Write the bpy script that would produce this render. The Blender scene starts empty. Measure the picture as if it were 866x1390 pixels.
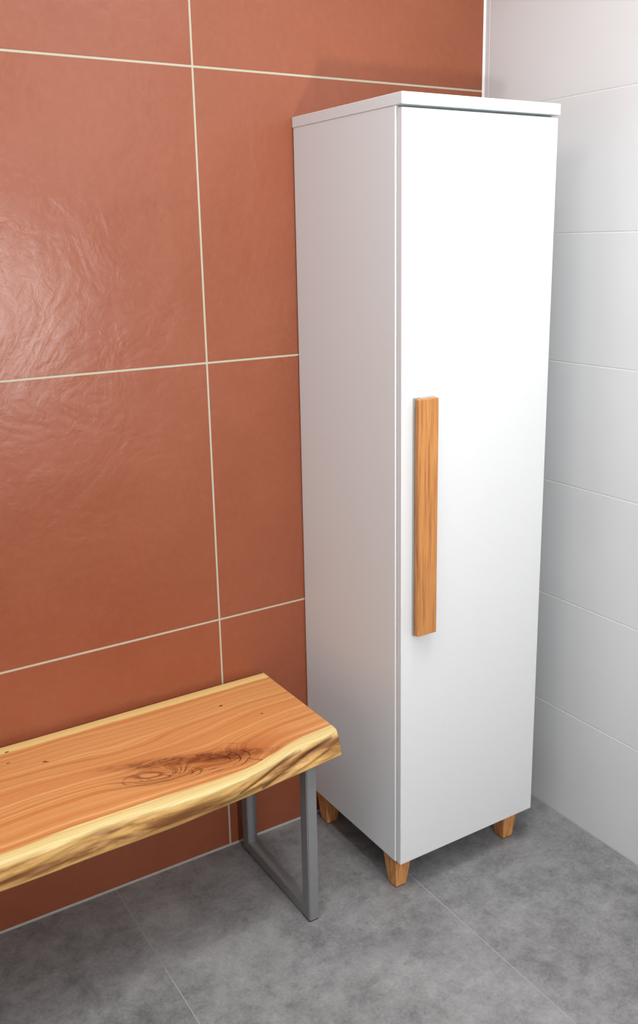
import bpy, bmesh, math, random
from mathutils import Vector, Matrix, noise

random.seed(7)
S = bpy.context.scene
COL = S.collection

# ------------------------------------------------------------------ camera
cy, sy = math.cos(-.5522), math.sin(-.5522)
cp, sp = math.cos(-.2473), math.sin(-.2473)
cr, sr = math.cos(-.0204), math.sin(-.0204)
fwd = Vector((-sy*cp, cy*cp, sp)); rt = Vector((cy, sy, 0)); up = rt.cross(fwd)
R_ = rt*cr + up*sr; U_ = -rt*sr + up*cr
cam = bpy.data.cameras.new('camera')
cam.sensor_fit = 'VERTICAL'; cam.sensor_height = 36; cam.lens = 1268.6*36/1390
cam.shift_x = 0.0; cam.shift_y = -(695-651.18)/1390
cam.clip_start = .02
camo = bpy.data.objects.new('camera', cam); COL.objects.link(camo)
m = Matrix((R_, U_, -fwd)).transposed().to_4x4(); m.translation = (-1.6956, -1.9228, 1.4973)
camo.matrix_world = m
S.camera = camo

# ------------------------------------------------------------------ world and lights
W = bpy.data.worlds.new('world'); S.world = W; W.use_nodes = True
W.node_tree.nodes['Background'].inputs[0].default_value = (1, 1, 1, 1)
W.node_tree.nodes['Background'].inputs[1].default_value = .3
S.view_settings.view_transform = 'Standard'; S.view_settings.look = 'None'
S.view_settings.exposure = 0.0; S.view_settings.gamma = 1; S.view_settings.use_curve_mapping = False

def area(name, loc, target, sx, sy_, power, col=(1, 1, 1), spread=180):
    l = bpy.data.lights.new(name, 'AREA'); l.shape = 'RECTANGLE'; l.size = sx; l.size_y = sy_
    l.energy = power; l.color = col; l.spread = math.radians(spread)
    o = bpy.data.objects.new(name, l); COL.objects.link(o)
    o.location = loc
    o.rotation_euler = (Vector(target)-Vector(loc)).to_track_quat('-Z', 'Y').to_euler()
    return o
area('low_light', (-.88, -2.05, 1.26), (-.7, 0, 1.3), .07, .085, 15.5)
area('ceiling_fill_light', (-1.1, -1.3, 2.56), (-1.1, -1.3, 0), .9, .9, 10)  # unseen fill added overhead, power fitted to the overall brightness
area('ceiling_left_fill_light', (-1.7, -1.1, 2.56), (-1.7, -1.1, 0), .6, .6, 11)  # second added fill, set further left to spare the white wall
area('ceiling_rear_fill_light', (-2.0, -2.1, 2.56), (-2.0, -2.1, 0), .8, .8, 8)  # added fill towards the rear, no fixture, power fitted
area('ceiling_corner_fill_light', (-2.4, -.9, 2.5), (-1, -.6, 0), .6, .6, 2)  # weak added fill to lift the cabinet side
area('right_fill_light', (-.6, -.95, 2.57), (-.6, -.95, 0), .3, .3, 10.5)  # added fill from above to brighten the floor, no real fixture
area('front_spot_light', (-.32, -2.1, 2.1), (-.9, 0, 1.5), .4, .4, 3.5)

# ------------------------------------------------------------------ node helpers
class NT:
    def __init__(s, name):
        s.m = bpy.data.materials.new(name); s.m.use_nodes = True
        s.t = s.m.node_tree; s.b = s.t.nodes['Principled BSDF']
    def new(s, typ, **kw):
        n = s.t.nodes.new(typ)
        for k, v in kw.items(): setattr(n, k, v)
        return n
    def put(s, sock, v):
        if isinstance(v, bpy.types.NodeSocket): s.t.links.new(v, sock)
        elif v is not None:
            if isinstance(v, (tuple, list)) and len(v) == 3 and len(getattr(sock, 'default_value', (0,)*3)) == 4: v = (*v, 1)
            sock.default_value = v
    def math(s, op, a, b=None, c=None, clamp=False):
        n = s.new('ShaderNodeMath', operation=op, use_clamp=clamp)
        for i, v in enumerate((a, b, c)):
            if v is not None: s.put(n.inputs[i], v)
        return n.outputs[0]
    def add(s, a, b): return s.math('ADD', a, b)
    def sub(s, a, b): return s.math('SUBTRACT', a, b)
    def mul(s, a, b): return s.math('MULTIPLY', a, b)
    def coords(s, kind='Object'):
        return s.new('ShaderNodeTexCoord').outputs[kind]
    def mapping(s, v, scale=(1, 1, 1), loc=(0, 0, 0), rot=(0, 0, 0)):
        n = s.new('ShaderNodeMapping'); s.put(n.inputs['Vector'], v)
        n.inputs['Scale'].default_value = scale; n.inputs['Location'].default_value = loc
        n.inputs['Rotation'].default_value = rot
        return n.outputs[0]
    def noise(s, v, scale, detail=4, rough=.5, dist=0, typ=None, dim='3D', w=None):
        n = s.new('ShaderNodeTexNoise', noise_dimensions=dim)
        if typ: n.noise_type = typ
        if v is not None: s.put(n.inputs['Vector'], v)
        if w is not None: s.put(n.inputs['W'], w)
        n.inputs['Scale'].default_value = scale; n.inputs['Detail'].default_value = detail
        n.inputs['Roughness'].default_value = rough; n.inputs['Distortion'].default_value = dist
        return n.outputs[0]
    def rng(s, v, a, b, c=0, d=1, smooth=False):
        n = s.new('ShaderNodeMapRange'); n.clamp = True
        if smooth: n.interpolation_type = 'SMOOTHSTEP'
        s.put(n.inputs[0], v)
        for i, q in enumerate((a, b, c, d)): n.inputs[i+1].default_value = q
        return n.outputs[0]
    def mix(s, f, a, b, blend='MIX'):
        n = s.new('ShaderNodeMix', data_type='RGBA', blend_type=blend)
        s.put(n.inputs[0], f); s.put(n.inputs[6], a); s.put(n.inputs[7], b)
        return n.outputs[2]
    def sep(s, v):
        n = s.new('ShaderNodeSeparateXYZ'); s.put(n.inputs[0], v); return n.outputs
    def comb(s, x, y, z=0.0):
        n = s.new('ShaderNodeCombineXYZ')
        for i, q in enumerate((x, y, z)): s.put(n.inputs[i], q)
        return n.outputs[0]
    def bump(s, h, strength=.3, dist=.002, normal=None):
        n = s.new('ShaderNodeBump'); n.inputs['Strength'].default_value = strength
        n.inputs['Distance'].default_value = dist; s.put(n.inputs['Height'], h)
        if normal is not None: s.put(n.inputs['Normal'], normal)
        return n.outputs[0]
    def out(s, col=None, rough=None, normal=None, spec=None, metal=None, coat=None, coat_rough=None):
        for k, v in (('Base Color', col), ('Roughness', rough), ('Normal', normal), ('Specular IOR Level', spec),
                     ('Metallic', metal), ('Coat Weight', coat), ('Coat Roughness', coat_rough)):
            if v is not None: s.put(s.b.inputs[k], v)
        return s.m

def lin(r, g, b):
    f = lambda c: (c/255/12.92) if c/255 <= .04045 else ((c/255+.055)/1.055)**2.4
    return (f(r), f(g), f(b))

# ------------------------------------------------------------------ materials
def mat_orange():
    n = NT('terracotta_tile'); c = n.coords()
    cloud = n.noise(c, 2.2, 5, .6, .3)
    fine = n.noise(c, 60, 4, .6)
    col = n.mix(n.rng(cloud, .3, .7), lin(141, 75, 48), lin(151, 84, 57))
    col = n.mix(n.mul(n.rng(fine, .4, .8), .25), col, lin(160, 99, 74))
    warp = n.noise(c, 5, 3, .6, 1.5)
    ridge = n.noise(n.mapping(c, (1, 1, .7), rot=(0, .5, 0)), 9, 6, .62, .9, 'RIDGED_MULTIFRACTAL')
    mask = n.rng(n.noise(n.mapping(c, (1, 1, 1), (.4, 0, .2)), 2.6, 3, .55, .4), .38, .64, .38, 1, True)
    h = n.add(n.mul(n.mul(ridge, mask), .5), n.mul(warp, .55))
    h = n.add(h, n.mul(n.noise(c, 26, 4, .6, .8), .22))
    nr = n.bump(h, .7, .006)
    nr = n.bump(n.noise(c, 420, 3, .6), .12, .001, nr)
    return n.out(col, n.rng(cloud, .3, .7, .30, .38), nr, .5)

def mat_whitetile():
    n = NT('white_wall_tile'); c = n.coords()
    cloud = n.noise(c, 3, 3, .5)
    st = n.noise(n.mapping(c, (1, .5, 30)), 8, 3, .6)
    col = n.mix(n.rng(cloud, .3, .7), (.64, .648, .652), (.675, .683, .687))
    nr = n.bump(st, .05, .001)
    return n.out(col, .42, nr, .4)

def mat_plain(name, col, rough=.5, spec=.5, bump=0, scale=300, metal=0):
    n = NT(name); c = n.coords()
    f = n.noise(c, scale, 3, .6)
    k = tuple(min(1, x*1.04) for x in col); j = tuple(x*.97 for x in col)
    cc = n.mix(f, j, k)
    return n.out(cc, rough, n.bump(f, bump, .001) if bump else None, spec, metal)

def mat_floor():
    n = NT('grey_concrete_tile'); c = n.coords()
    big = n.noise(c, 2.3, 6, .62, .5)
    mid = n.noise(n.mapping(c, (1, 1, 1), (3, 1, 0)), 9, 7, .7, .4)
    fine = n.noise(c, 130, 5, .75)
    x, y, z = n.sep(c)
    tid = n.math('FLOOR', n.math('DIVIDE', n.add(x, 1.1098), .6225))
    tv = n.new('ShaderNodeTexWhiteNoise', noise_dimensions='1D'); n.put(tv.inputs['W'], tid)
    blot = n.noise(n.mapping(c, (1, 1, 1), (5, 8, 0)), 24, 8, .74, .3)
    v = n.add(n.mul(n.rng(big, .3, .7), .30), n.mul(n.rng(mid, .3, .7), .34))
    v = n.add(v, n.mul(n.rng(blot, .32, .68), .26))
    v = n.add(v, n.mul(n.rng(fine, .3, .7), .24))
    v = n.add(v, n.mul(tv.outputs[0], .1))
    col = n.mix(n.rng(v, .2, .95), lin(88, 88, 89), lin(163, 163, 164))
    spots = n.rng(n.noise(n.mapping(c, (1, 1, 1), (7, 2, 0)), 34, 7, .75), .56, .70)
    col = n.mix(n.mul(spots, .3), col, lin(70, 70, 72))
    nr = n.bump(fine, .1, .001)
    return n.out(col, n.rng(mid, .3, .7, .5, .62), nr, .35)

def mat_smallwood(name, base, dark, light, axis='z'):
    n = NT(name); c = n.coords()
    sc = {'z': (1, 1, .045), 'x': (.045, 1, 1)}[axis]
    w = n.noise(n.mapping(c, sc), 14, 3, .5, .5)
    g = n.noise(n.mapping(c, sc), 150, 4, .6, .4)
    f = n.noise(n.mapping(c, tuple(q if q == 1 else .02 for q in sc)), 700, 2, .6)
    col = n.mix(n.rng(w, .3, .7), base, light)
    col = n.mix(n.rng(g, .45, .72), col, dark)
    col = n.mix(n.mul(n.rng(f, .5, .75), .25), col, dark)
    return n.out(col, .42, n.bump(g, .08, .001), .4)

BX, BY = -1.25, -.2     # origin of the bench
SAP = [(-1.85, -.39), (-1.43, -.3914), (-1.268, -.382), (-1.09, -.3846), (-.968, -.3868), (-.87, -.3686), (-.798, -.3445), (-.715, -.3318), (-.65, -.326)]

def mat_slab():
    n = NT('live_edge_wood'); c = n.coords(); x, y, z = n.sep(c)
    X = n.add(x, BX); Y = n.add(y, BY)
    # front sapwood boundary
    fc = n.new('ShaderNodeFloatCurve'); cm = fc.mapping.curves[0]
    pts = [((a+1.85)/1.2, (b+.45)/.2) for a, b in SAP]
    cm.points[0].location = pts[0]; cm.points[1].location = pts[-1]
    for p in pts[1:-1]: cm.points.new(*p)
    fc.mapping.update()
    n.put(fc.inputs['Value'], n.math('DIVIDE', n.add(X, 1.85), 1.2))
    ys = n.sub(n.mul(fc.outputs[0], .2), .45)
    wav = n.sub(n.noise(n.mapping(c, (1, .6, .6)), 11, 3, .5), .5)
    # grain field
    k = n.rng(Y, -.08, -.36, 0, 1, True)
    phi = n.sub(Y, n.mul(n.add(ys, .385), k))
    lowf = n.sub(n.noise(n.mapping(c, (1, 3.2, 1)), 3.2, 2, .5), .5)
    phi = n.add(phi, n.mul(lowf, .035))
    def gauss(cx_, cy_, a, b, ang):
        dx = n.sub(X, cx_); dy = n.sub(Y, cy_); ca, sa = math.cos(ang), math.sin(ang)
        u = n.math('DIVIDE', n.add(n.mul(dx, ca), n.mul(dy, sa)), a)
        v = n.math('DIVIDE', n.sub(n.mul(dy, ca), n.mul(dx, sa)), b)
        q = n.add(n.mul(u, u), n.mul(v, v))
        return n.math('EXPONENT', n.mul(q, -1.0)), u, v
    g1, u1, v1 = gauss(-1.092, -.317, .085, .030, -.33)
    g2, _, _ = gauss(-.950, -.325, .060, .045, -.5)
    g3, _, _ = gauss(-1.12, -.19, .20, .050, -.06)
    gd, _, _ = gauss(-1.01, -.292, .15, .017, -.36)
    gk, _, _ = gauss(-1.0, -.31, .17, .055, -.33)
    gr, _, _ = gauss(-.90, -.315, .11, .035, .15)
    phi = n.add(phi, n.mul(g1, .050)); phi = n.add(phi, n.mul(g2, .046)); phi = n.add(phi, n.mul(g3, .034))
    tur = n.sub(n.noise(n.mapping(c, (1, 2, 1)), 34, 5, .65, .8), .5)
    phi = n.add(phi, n.mul(n.mul(tur, gd), .022))
    phi = n.add(phi, n.mul(n.sub(n.noise(n.mapping(c, (.12, 1, 1)), 40, 2, .5), .5), .004))
    rings = n.noise(None, 62, 3, .6, 0, dim='1D', w=phi)
    rings2 = n.noise(None, 210, 2, .6, 0, dim='1D', w=n.add(phi, 5.0))
    fib = n.noise(n.mapping(c, (.03, 1, .4)), 520, 3, .7)
    base = n.mix(n.rng(rings, .30, .66), lin(226, 171, 110), lin(198, 129, 72))
    base = n.mix(n.mul(n.rng(rings2, .5, .7), .55), base, lin(182, 110, 56))
    tone = n.noise(n.mapping(c, (.5, 2, 1)), 5, 2, .5)
    base = n.mix(n.mul(n.rng(tone, .4, .7), .45), base, lin(208, 134, 76))
    base = n.mix(n.mul(n.rng(fib, .5, .8), .28), base, lin(168, 104, 56))
    base = n.mix(n.mul(n.rng(gr, .2, 1), .5), base, lin(176, 88, 42))
    base = n.mix(n.mul(gk, .5), base, lin(168, 88, 42))
    # dark ring lines in the knots
    lines = n.rng(n.math('ABSOLUTE', n.sub(n.noise(None, 95, 2, .5, 0, dim='1D', w=n.add(phi, 9.0)), .5)), .0, .045, 1, 0)
    kn = n.rng(n.add(g1, n.mul(g2, .8)), .12, .6)
    base = n.mix(n.mul(n.mul(lines, kn), .75), base, lin(92, 42, 18))
    base = n.mix(n.mul(n.rng(gd, .15, .9), .45), base, lin(132, 62, 26))
    patch = n.rng(n.noise(n.mapping(c, (1, 2, 1)), 42, 5, .7, 1.0), .36, .64)
    base = n.mix(n.mul(n.mul(patch, n.rng(gd, .06, .6)), .95), base, lin(92, 38, 14))
    # cracks: distances to segments
    def seg(ax, ay, bx, by, w):
        vx, vy = bx-ax, by-ay; L2 = vx*vx+vy*vy
        px = n.sub(X, ax); py = n.sub(Y, ay)
        t = n.math('DIVIDE', n.add(n.mul(px, vx), n.mul(py, vy)), L2, clamp=True)
        dx = n.sub(px, n.mul(t, vx)); dy = n.sub(py, n.mul(t, vy))
        dx = n.add(dx, n.mul(wav, .012))
        d = n.math('SQRT', n.add(n.mul(dx, dx), n.mul(dy, dy)))
        return n.rng(d, w*.4, w, 1, 0)
    cr_ = None
    CR = [(-.955, -.325, -.915, -.352, .0013), (-.915, -.352, -.880, -.390, .0016)]
    for q in CR:
        d = seg(*q); cr_ = d if cr_ is None else n.math('MAXIMUM', cr_, d)
    wob = n.sub(n.noise(c, 22, 4, .6), .5)
    fade = n.rng(n.noise(n.mapping(c, (1, 1, 1), (2, 5, 0)), 26, 2, .5), .42, .58)
    def arc(cx_, cy_, a, b, ang, r, lo, hi, w):
        _, u, v = gauss(cx_, cy_, a, b, ang)
        rad = n.add(n.math('SQRT', n.add(n.mul(u, u), n.mul(v, v))), n.mul(wob, .22))
        th = n.math('ARCTAN2', v, u)
        msk = n.mul(n.rng(th, lo-.2, lo+.2), n.rng(th, hi-.2, hi+.2, 1, 0))
        return n.mul(n.rng(n.math('ABSOLUTE', n.sub(rad, r)), w*.4, w, 1, 0), msk)
    P = math.pi
    for q in ((-1.092, -.317, .080, .027, -.33, 1.0, -P, P, .045), (-1.092, -.317, .080, .027, -.33, .78, -2.6, 2.4, .040),
              (-1.095, -.317, .080, .027, -.33, .52, -P, 1.5, .05), (-1.098, -.317, .080, .027, -.33, .25, -P, P, .06)):
        cr_ = n.math('MAXIMUM', cr_, n.mul(arc(*q), n.add(n.mul(fade, .40), .14)))
    for q in ((-1.02, -.312, .13, .060, -.28, .55, -1.2, .9, .022), (-1.02, -.312, .13, .060, -.28, .74, -1.3, .8, .020),
              (-1.02, -.312, .13, .060, -.28, .90, -1.1, 1.0, .018), (-1.02, -.312, .13, .062, -.20, 1.12, -.7, 1.1, .014)):
        cr_ = n.math('MAXIMUM', cr_, n.mul(arc(*q), n.add(n.mul(fade, .7), .12)))
    for a, b, r in ((-1.3326, -.0439, .003), (-1.2764, -.1272, .003), (-1.272, -.131, .0022), (-.8612, -.1142, .0035), (-1.34, -.09, .0025), (-.80, -.2, .002)):
        d = seg(a-.002, b, a+.002, b, r); cr_ = n.math('MAXIMUM', cr_, d)
    # sapwood
    sapd = n.sub(ys, n.add(Y, n.mul(wav, .008)))                   # > 0 in the front sapwood
    fs = n.rng(sapd, -.001, .003)
    bs = n.rng(n.add(Y, n.mul(wav, .010)), -.050, -.044)
    sap = n.mix(n.rng(rings2, .35, .7), lin(222, 204, 146), lin(206, 176, 112))
    sap = n.mix(n.mul(n.rng(fib, .5, .8), .3), sap, lin(214, 168, 92))
    # brown streaks on the bark side face
    zf = n.rng(z, .4555, .4475)
    st = n.noise(n.mapping(c, (.42, .42, 3.0), rot=(0, .10, 0)), 15, 5, .6, .5)
    mid_ = n.mul(n.rng(z, .4075, .418), n.rng(z, .452, .443))
    face = n.mix(n.mul(n.rng(st, .38, .56), mid_), lin(208, 164, 98), lin(128, 82, 40))
    st2 = n.noise(n.mapping(c, (.3, .3, 4), rot=(0, .22, 0)), 42, 4, .6, .5)
    face = n.mix(n.mul(n.rng(st2, .50, .70), .5), face, lin(160, 112, 62))
    def fold(ax, az, bx, bz, w):
        vx, vz = bx-ax, bz-az; L2 = vx*vx+vz*vz
        px = n.sub(X, ax); pz = n.sub(z, az)
        t = n.math('DIVIDE', n.add(n.mul(px, vx), n.mul(pz, vz)), L2, clamp=True)
        dx = n.sub(px, n.mul(t, vx)); dz = n.add(n.sub(pz, n.mul(t, vz)), n.mul(wav, .008))
        return n.rng(n.math('SQRT', n.add(n.mul(dx, dx), n.mul(dz, dz))), w*.25, w, 1, 0, True)
    fo = n.math('MAXIMUM', fold(-.905, .412, -.715, .450, .0055), fold(-.965, .428, -.80, .4525, .004))
    face = n.mix(n.mul(fo, .75), face, lin(84, 44, 18))
    front = n.rng(sapd, .0, .002)
    backsap = lin(230, 198, 130)
    col = n.mix(bs, base, n.mix(n.mul(n.rng(fib, .5, .8), .4), backsap, lin(206, 152, 84)))
    col = n.mix(n.mul(cr_, n.rng(fs, 0, 1, 1, .35)), col, lin(58, 26, 12))
    sapc = n.mix(n.mul(zf, front), sap, face)
    col = n.mix(fs, col, sapc)
    h = n.add(n.mul(fib, .3), n.mul(cr_, -1.5))
    return n.out(col, n.rng(fib, .3, .8, .40, .5), n.bump(h, .18, .001), .35)

M_ORANGE = mat_orange()
M_GROUT = mat_plain('pale_grout', lin(186, 181, 160), .8, .2, .2)
M_WTILE = mat_whitetile()
M_WGROUT = mat_plain('light_grey_grout', (.70, .70, .70), .8, .2)
M_FLOOR = mat_floor()
M_FGROUT = mat_plain('grey_floor_grout', lin(158, 158, 158), .8, .2, .1)
M_SILIC = mat_plain('white_sealant', (.84, .85, .85), .3, .5)
M_GSILIC = mat_plain('grey_sealant', lin(168, 166, 160), .5, .4)
M_PLASTER = mat_plain('white_plaster', (.78, .78, .78), .8, .2)
M_WHITE = mat_plain('white_lacquer', (.72, .735, .738), .35, .45)
M_EDGE = mat_plain('bounce_offset_white', (.715, .765, .783), .38, .45)  # cool tint painted in to cancel pink bounce off the terracotta wall
M_OAK = mat_smallwood('oiled_oak', lin(188, 126, 68), lin(156, 90, 42), lin(202, 144, 82))
M_OAKLEG = mat_smallwood('oiled_leg_wood', lin(204, 138, 76), lin(166, 96, 46), lin(222, 160, 96))
M_PLATE = mat_plain('grey_metal_plate', lin(176, 182, 178), .4, .5)
M_STEEL = mat_plain('grey_powder_coat', lin(126, 127, 128), .45, .45, .08, 900)
M_FELT = mat_plain('black_pad', (.012, .012, .012), .9, .1)
M_SLAB = mat_slab()

# ------------------------------------------------------------------ mesh helpers
def obj(name, bm, mats, parent=None, smooth=False, loc=None):
    me = bpy.data.meshes.new(name); bm.normal_update(); bm.to_mesh(me); bm.free()
    for mt in (mats if isinstance(mats, (list, tuple)) else [mats]): me.materials.append(mt)
    if smooth:
        for p in me.polygons: p.use_smooth = True
    o = bpy.data.objects.new(name, me); COL.objects.link(o)
    if parent: o.parent = parent
    if loc: o.location = loc
    return o
def struct(name, bm, mats, loc=None):
    o = obj(name, bm, mats, loc=loc); o['kind'] = 'structure'; return o
def box(bm, a, b, mat=0, bevel=0, seg=2):
    t = bmesh.new(); bmesh.ops.create_cube(t, size=1)
    for v in t.verts: v.co = Vector([a[i]+(b[i]-a[i])*(v.co[i]+.5) for i in range(3)])
    if bevel: bmesh.ops.bevel(t, geom=t.edges[:], offset=bevel, segments=seg, affect='EDGES', profile=.5)
    merge(bm, t, mat)
def merge(bm, t, mat=0):
    me = bpy.data.meshes.new('tmp'); 
    for f in t.faces: f.material_index = mat
    t.to_mesh(me); t.free()
    n0 = len(bm.faces); bm.from_mesh(me); bm.faces.ensure_lookup_table()
    for f in bm.faces[n0:]: f.material_index = mat
    bpy.data.meshes.remove(me)
def root(name, label, cat, loc):
    o = bpy.data.objects.new(name, None); COL.objects.link(o); o.location = loc
    o['label'] = label; o['category'] = cat; return o

# ------------------------------------------------------------------ room shell
XL, YF, H = -3.1, -3.3, 2.6
def cuts(lo, hi, ref, step):
    c = [lo]; k = math.ceil((lo-ref)/step+1e-6)
    while ref+k*step < hi-1e-6:
        if ref+k*step > lo+1e-6: c.append(ref+k*step)
        k += 1
    return c+[hi]

# terracotta wall, plane y = 0
bm = bmesh.new()
box(bm, (XL, .0006, 0), (0, .12, H), 1)
G = .0021
xs = cuts(XL, 0, -.8008, 1.24); zs = [0, .6225, 1.2419, 1.862, 2.482, H]
for i in range(len(xs)-1):
    for j in range(len(zs)-1):
        a = (xs[i]+(G if i else 0), 0, zs[j]+(G if j else .004))
        b = (xs[i+1]-(G if i < len(xs)-2 else .003), .009, zs[j+1]-G)
        box(bm, a, b, 0, .0007, 1)
struct('wall_back', bm, [M_ORANGE, M_GROUT])
# white wall, plane x = 0
bm = bmesh.new()
box(bm, (.0008, YF, 0), (.12, .12, H), 1)
ys_ = cuts(YF, 0, -.92, .9); zs = [0, .3011, .6038, .9063, 1.2081, 1.5098, 1.8113, 2.113, 2.415, H]
g = .0007
for i in range(len(ys_)-1):
    for j in range(len(zs)-1):
        a = (0, ys_[i]+(g if i else 0), zs[j]+(g if j else .0015))
        b = (.009, ys_[i+1]-(g if i < len(ys_)-2 else 0), zs[j+1]-g)
        box(bm, a, b, 0, .0015, 2)
struct('wall_right', bm, [M_WTILE, M_WGROUT])
# floor, top z = 0
bm = bmesh.new()
box(bm, (XL-.12, YF-.12, -.12), (.12, .12, -.0003), 1)
xs = cuts(XL, 0, -1.1098, .6225); yy = cuts(YF, 0, -1.22, 1.22); g = .0009
for i in range(len(xs)-1):
    for j in range(len(yy)-1):
        box(bm, (xs[i]+g, yy[j]+g, -.009), (xs[i+1]-g, yy[j+1]-g, 0), 0, .0006, 1)
struct('floor', bm, [M_FLOOR, M_FGROUT])
bm = bmesh.new(); box(bm, (XL-.12, YF-.12, H), (.12, .12, H+.12)); struct('ceiling', bm, M_PLASTER)
bm = bmesh.new(); box(bm, (XL-.12, YF-.12, 0), (XL, .12, H)); struct('wall_left', bm, M_PLASTER)
bm = bmesh.new(); box(bm, (XL, YF-.12, 0), (.12, YF, H)); struct('wall_front', bm, M_PLASTER)
# sealant beads
def bead(name, prof, a, b, axis, mt):
    bm = bmesh.new(); rings = []
    for t in (a, b):
        r = []
        for p, q in prof:
            co = {'z': (p, q, t), 'x': (t, p, q), 'y': (p, t, q)}[axis]
            r.append(bm.verts.new(co))
        rings.append(r)
    n = len(prof)
    for i in range(n): bm.faces.new([rings[0][i], rings[0][(i+1) % n], rings[1][(i+1) % n], rings[1][i]])
    bm.faces.new(rings[0]); bm.faces.new(rings[1])
    bmesh.ops.recalc_face_normals(bm, faces=bm.faces[:])
    return struct(name, bm, mt)
c = .0045
bead('trim_1', [(.0005, .0005), (-c, .0005), (-c, -.0003), (-c*.55, -c*.3), (-c*.3, -c*.55), (-.0003, -c), (.0005, -c)], 0, H, 'z', M_SILIC)
c = .0035
bead('trim_2', [(.0005, -.0002), (-c, -.0002), (-c, .0002), (-c*.5, c*.4), (-.0003, c*1.2), (.0005, c*1.2)], XL, -.005, 'x', M_GSILIC)

# ------------------------------------------------------------------ tall cabinet
CX, CY = -.3558, -.195
cab = root('cabinet', 'tall narrow white cabinet with one door on short wooden feet in the corner', 'cabinet', (CX, CY, 0))
L = lambda x, y, z: (x-CX, y-CY, z)
x0, x1 = -.5626, -.1474
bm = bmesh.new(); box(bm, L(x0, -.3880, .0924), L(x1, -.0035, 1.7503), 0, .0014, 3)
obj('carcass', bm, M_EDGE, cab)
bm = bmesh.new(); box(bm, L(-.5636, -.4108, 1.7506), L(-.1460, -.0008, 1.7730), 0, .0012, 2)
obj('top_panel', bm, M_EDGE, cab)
bm = bmesh.new(); box(bm, L(x0+.0030, -.4058, .0924), L(x1, -.3905, 1.7458), 0, .0010, 2)
door = obj('door', bm, M_WHITE, cab)
# hinge side spacers keep the door on the carcass
bm = bmesh.new()
for z in (.25, .92, 1.6):
    bm = bmesh.new(); box(bm, L(x1-.05, -.3906, z), L(x1-.01, -.3879, z+.05)); obj('hinge', bm, M_PLATE, cab)

# handle: metal strip with a wooden bar on it
bm = bmesh.new(); box(bm, L(-.5299, -.4105, .6629), L(-.4791, -.4057, 1.1868), 0, .0004, 1)
box(bm, L(-.5187, -.4170, .6665), L(-.4807, -.4104, 1.1858))
obj('handle_plate', bm, M_PLATE, door)['label'] = 'grey metal mounting strip behind the wooden handle'
bm = bmesh.new(); box(bm, L(-.5337, -.4307, .6655), L(-.4814, -.4169, 1.1855), 0, .0022, 3)
obj('handle', bm, M_OAK, door)['label'] = 'long flat vertical wooden handle bar'
def foot(px, py):
    # centre px, py; tapered square foot
    bm = bmesh.new(); t = .0252; b = .0152
    r = []
    for z, h in ((.0030, b), (.0928, t)):
        r.append([bm.verts.new((px-CX+sx*h, py-CY+sy_*h, z)) for sx, sy_ in ((-1, -1), (1, -1), (1, 1), (-1, 1))])
    for i in range(4): bm.faces.new([r[0][i], r[0][(i+1) % 4], r[1][(i+1) % 4], r[1][i]])
    bm.faces.new(r[0][::-1]); bm.faces.new(r[1])
    bmesh.ops.bevel(bm, geom=bm.edges[:], offset=.0009, segments=2, affect='EDGES')
    o = obj('leg', bm, M_OAKLEG, cab)
    if (px > -.4): o.data.transform(Matrix.Translation((0, 0, 0)))
    bm = bmesh.new(); box(bm, (px-CX-.0125, py-CY-.0125, 0), (px-CX+.0125, py-CY+.0125, .0032)); obj('felt_pad', bm, M_FELT, o)
for px in (-.5308, -.1892):
    for py in (-.3545, -.0500): foot(px, py)

# ------------------------------------------------------------------ bench
bench = root('bench', 'bench with a live-edge wooden seat on grey steel frame legs against the terracotta wall', 'bench', (BX, BY, 0))
ZT, ZB = .4614, .4066
CREST = [(-1.80, -.405), (-1.6, -.400), (-1.4349, -.4089), (-1.353, -.4100), (-1.2753, -.4027), (-1.1916, -.4025), (-1.1183, -.4120), (-1.0528, -.4160), (-.9817, -.4140), (-.9287, -.4055), (-.8837, -.3936), (-.8298, -.3757), (-.7775, -.3644), (-.7285, -.3600), (-.6931, -.3520)]
BOT = [(-1.80, -.412), (-1.6, -.415), (-1.4423, -.4175), (-1.3645, -.417), (-1.2821, -.4143), (-1.1961, -.4136), (-1.1052, -.4123), (-1.0234, -.4063), (-.9369, -.3993), (-.8439, -.3888), (-.7657, -.3803), (-.6954, -.3716)]
def interp(P, x):
    if x <= P[0][0]: return P[0][1]
    for i in range(len(P)-1):
        if x <= P[i+1][0]:
            p0 = P[max(i-1, 0)]; p1 = P[i]; p2 = P[i+1]; p3 = P[min(i+2, len(P)-1)]
            t = (x-p1[0])/(p2[0]-p1[0])
            m1 = (p2[1]-p0[1])/(p2[0]-p0[0])*(p2[0]-p1[0]); m2 = (p3[1]-p1[1])/(p3[0]-p1[0])*(p2[0]-p1[0])
            return (2*t**3-3*t*t+1)*p1[1]+(t**3-2*t*t+t)*m1+(-2*t**3+3*t*t)*p2[1]+(t**3-t*t)*m2
    return P[-1][1]
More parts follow.
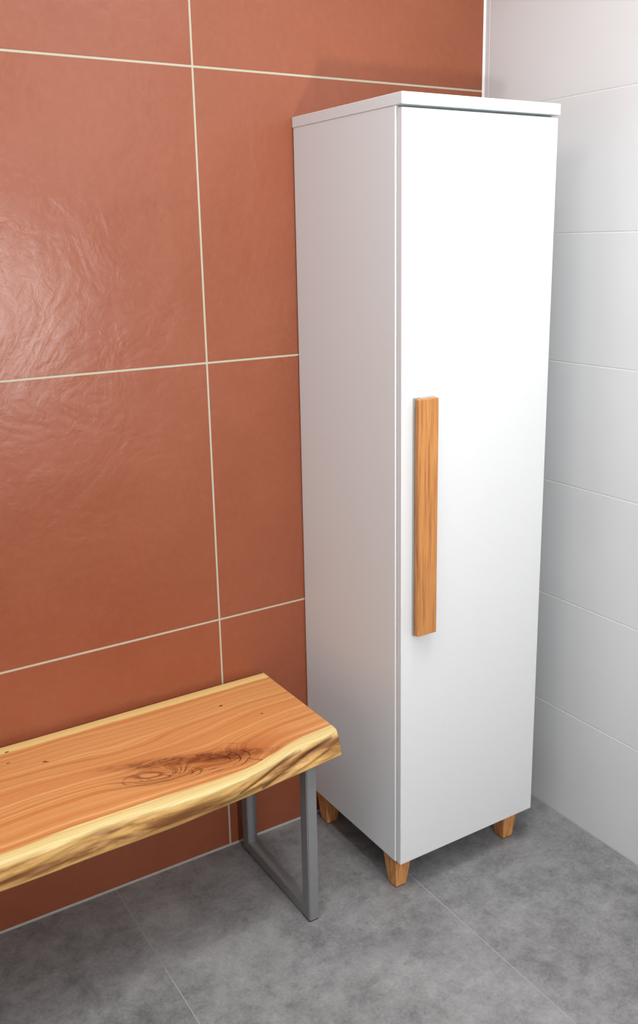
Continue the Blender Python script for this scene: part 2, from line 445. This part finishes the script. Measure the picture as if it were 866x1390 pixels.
def section(x):
    """closed cross-section (y, z) from the top back round the front to the bottom back"""
    yc, yb = interp(CREST, x), interp(BOT, x)
    pts = []
    yback = -.0150-.010*max(0, (-x-.70))*.0 - .0008*math.sin(x*9)
    pts += [(yback, ZT-.012), (yback, ZT-.004), (yback-.0012, ZT-.0012), (yback-.004, ZT)]
    for k in range(1, 19): pts.append((yback-.004+(yc+.012-yback+.004)*k/18, ZT))
    NF = 26
    R = .0055
    for k in range(1, NF+1):
        t = k/NF
        # crest rounding then face
        z = ZT-(ZT-ZB)*t
        y = yc+(yb-yc)*t
        # rounding at the crest
        ef = min(1, max(.25, (-.69-x)/.06))
        if t < .12: y += .011*ef*(1-t/.12)**2.2
        bul = math.sin(math.pi*t)*(.0035+.004*noise.noise(Vector((x*5, 1.3, t))))
        st = noise.noise(Vector((x*13+t*2.0, 4.2, t*3.4)))*.0035*min(1, t*5)*min(1, (1-t)*6)
        fine = noise.noise(Vector((x*30+t*5, 7.7, t*9)))*.0012*min(1, t*6)*min(1, (1-t)*8)
        y += -bul*ef+st+fine
        # slanting folds where the edge swings back near the right end
        for (xa, ta, xb, tb, dep, wd) in ((-.90, .95, -.705, .20, .010, .12), (-.965, .60, -.80, .16, .006, .09), (-.84, 1.0, -.72, .62, .003, .1)):
            u = (x-xa)/(xb-xa)
            if -.1 < u < 1.1:
                tt = ta+(tb-ta)*u
                e = math.sin(math.pi*min(1, max(0, (u+.1)/1.2)))
                e *= min(1, (1-t)*4)
                y += dep*e*math.exp(-((t-tt)/wd)**2)
                y -= dep*.6*e*math.exp(-((t-tt-.20)/.12)**2)
        pts.append((y, z))
    yl = pts[-1][0]
    for k in range(1, 9): pts.append((yl+(yback-yl)*k/8, ZB))
    pts.append((yback, (ZT+ZB)/2))
    return pts
bm = bmesh.new(); rings = []
x_lo, x_hi, NX = -1.80, -.6962, 300
sx_ = [x_lo+(x_hi-x_lo)*i/NX for i in range(NX+1)]
def ring(x, shrink=0):
    P = section(x); cyy = -.2; czz = (ZT+ZB)/2
    r = []
    for y, z in P:
        if shrink:
            y += max(-shrink, min(shrink, (cyy-y)*9)); z += max(-shrink, min(shrink, (czz-z)*9))
        r.append(bm.verts.new((x-BX, y-BY, z)))
    return r
rings.append(ring(x_lo-.0015, .0015))
for x in sx_: rings.append(ring(x))
rings.append(ring(x_hi+.0015, .0015))
for a, b in zip(rings[:-1], rings[1:]):
    n = len(a)
    for i in range(n): bm.faces.new([a[i], a[(i+1) % n], b[(i+1) % n], b[i]])
bm.faces.new(rings[0]); bm.faces.new(rings[-1])
bmesh.ops.recalc_face_normals(bm, faces=bm.faces[:])
seat = obj('seat', bm, M_SLAB, bench, smooth=True)
def frame(xa, xb):
    bm = bmesh.new(); bm2 = bmesh.new()
    ya, yb, w, rail = -.3566, -.0300, .0311, .0306
    z0, z1 = .0022, ZB
    # one welded rectangular loop with mitred corners
    O = [(ya, z0), (yb, z0), (yb, z1), (ya, z1)]
    I = [(ya+w, z0+rail), (yb-w, z0+rail), (yb-w, z1-rail), (ya+w, z1-rail)]
    V = {}
    for s, x in ((0, xa), (1, xb)):
        for k, (y, z) in enumerate(O): V[s, 'o', k] = bm.verts.new((x-BX, y-BY, z))
        for k, (y, z) in enumerate(I): V[s, 'i', k] = bm.verts.new((x-BX, y-BY, z))
    for k in range(4):
        j = (k+1) % 4
        for s in (0, 1): bm.faces.new([V[s, 'o', k], V[s, 'o', j], V[s, 'i', j], V[s, 'i', k]])
        bm.faces.new([V[0, 'o', k], V[0, 'o', j], V[1, 'o', j], V[1, 'o', k]])
        bm.faces.new([V[0, 'i', k], V[0, 'i', j], V[1, 'i', j], V[1, 'i', k]])
    bmesh.ops.recalc_face_normals(bm, faces=bm.faces[:])
    es = [e for e in bm.edges if not any(abs(e.calc_face_angle(0)) < .01 for _ in (0,))]
    bmesh.ops.bevel(bm, geom=es, offset=.0022, segments=3, affect='EDGES')
    o = obj('leg', bm, M_STEEL, bench)
    for y in (ya+.003, yb-.034):
        bm = bmesh.new(); box(bm, (xa-BX+.001, y-BY, 0), (xb-BX-.001, y-BY+.03, .0026)); obj('foot_pad', bm, M_FELT, o)
frame(-.7791, -.7530)
frame(-1.7430, -1.7169)
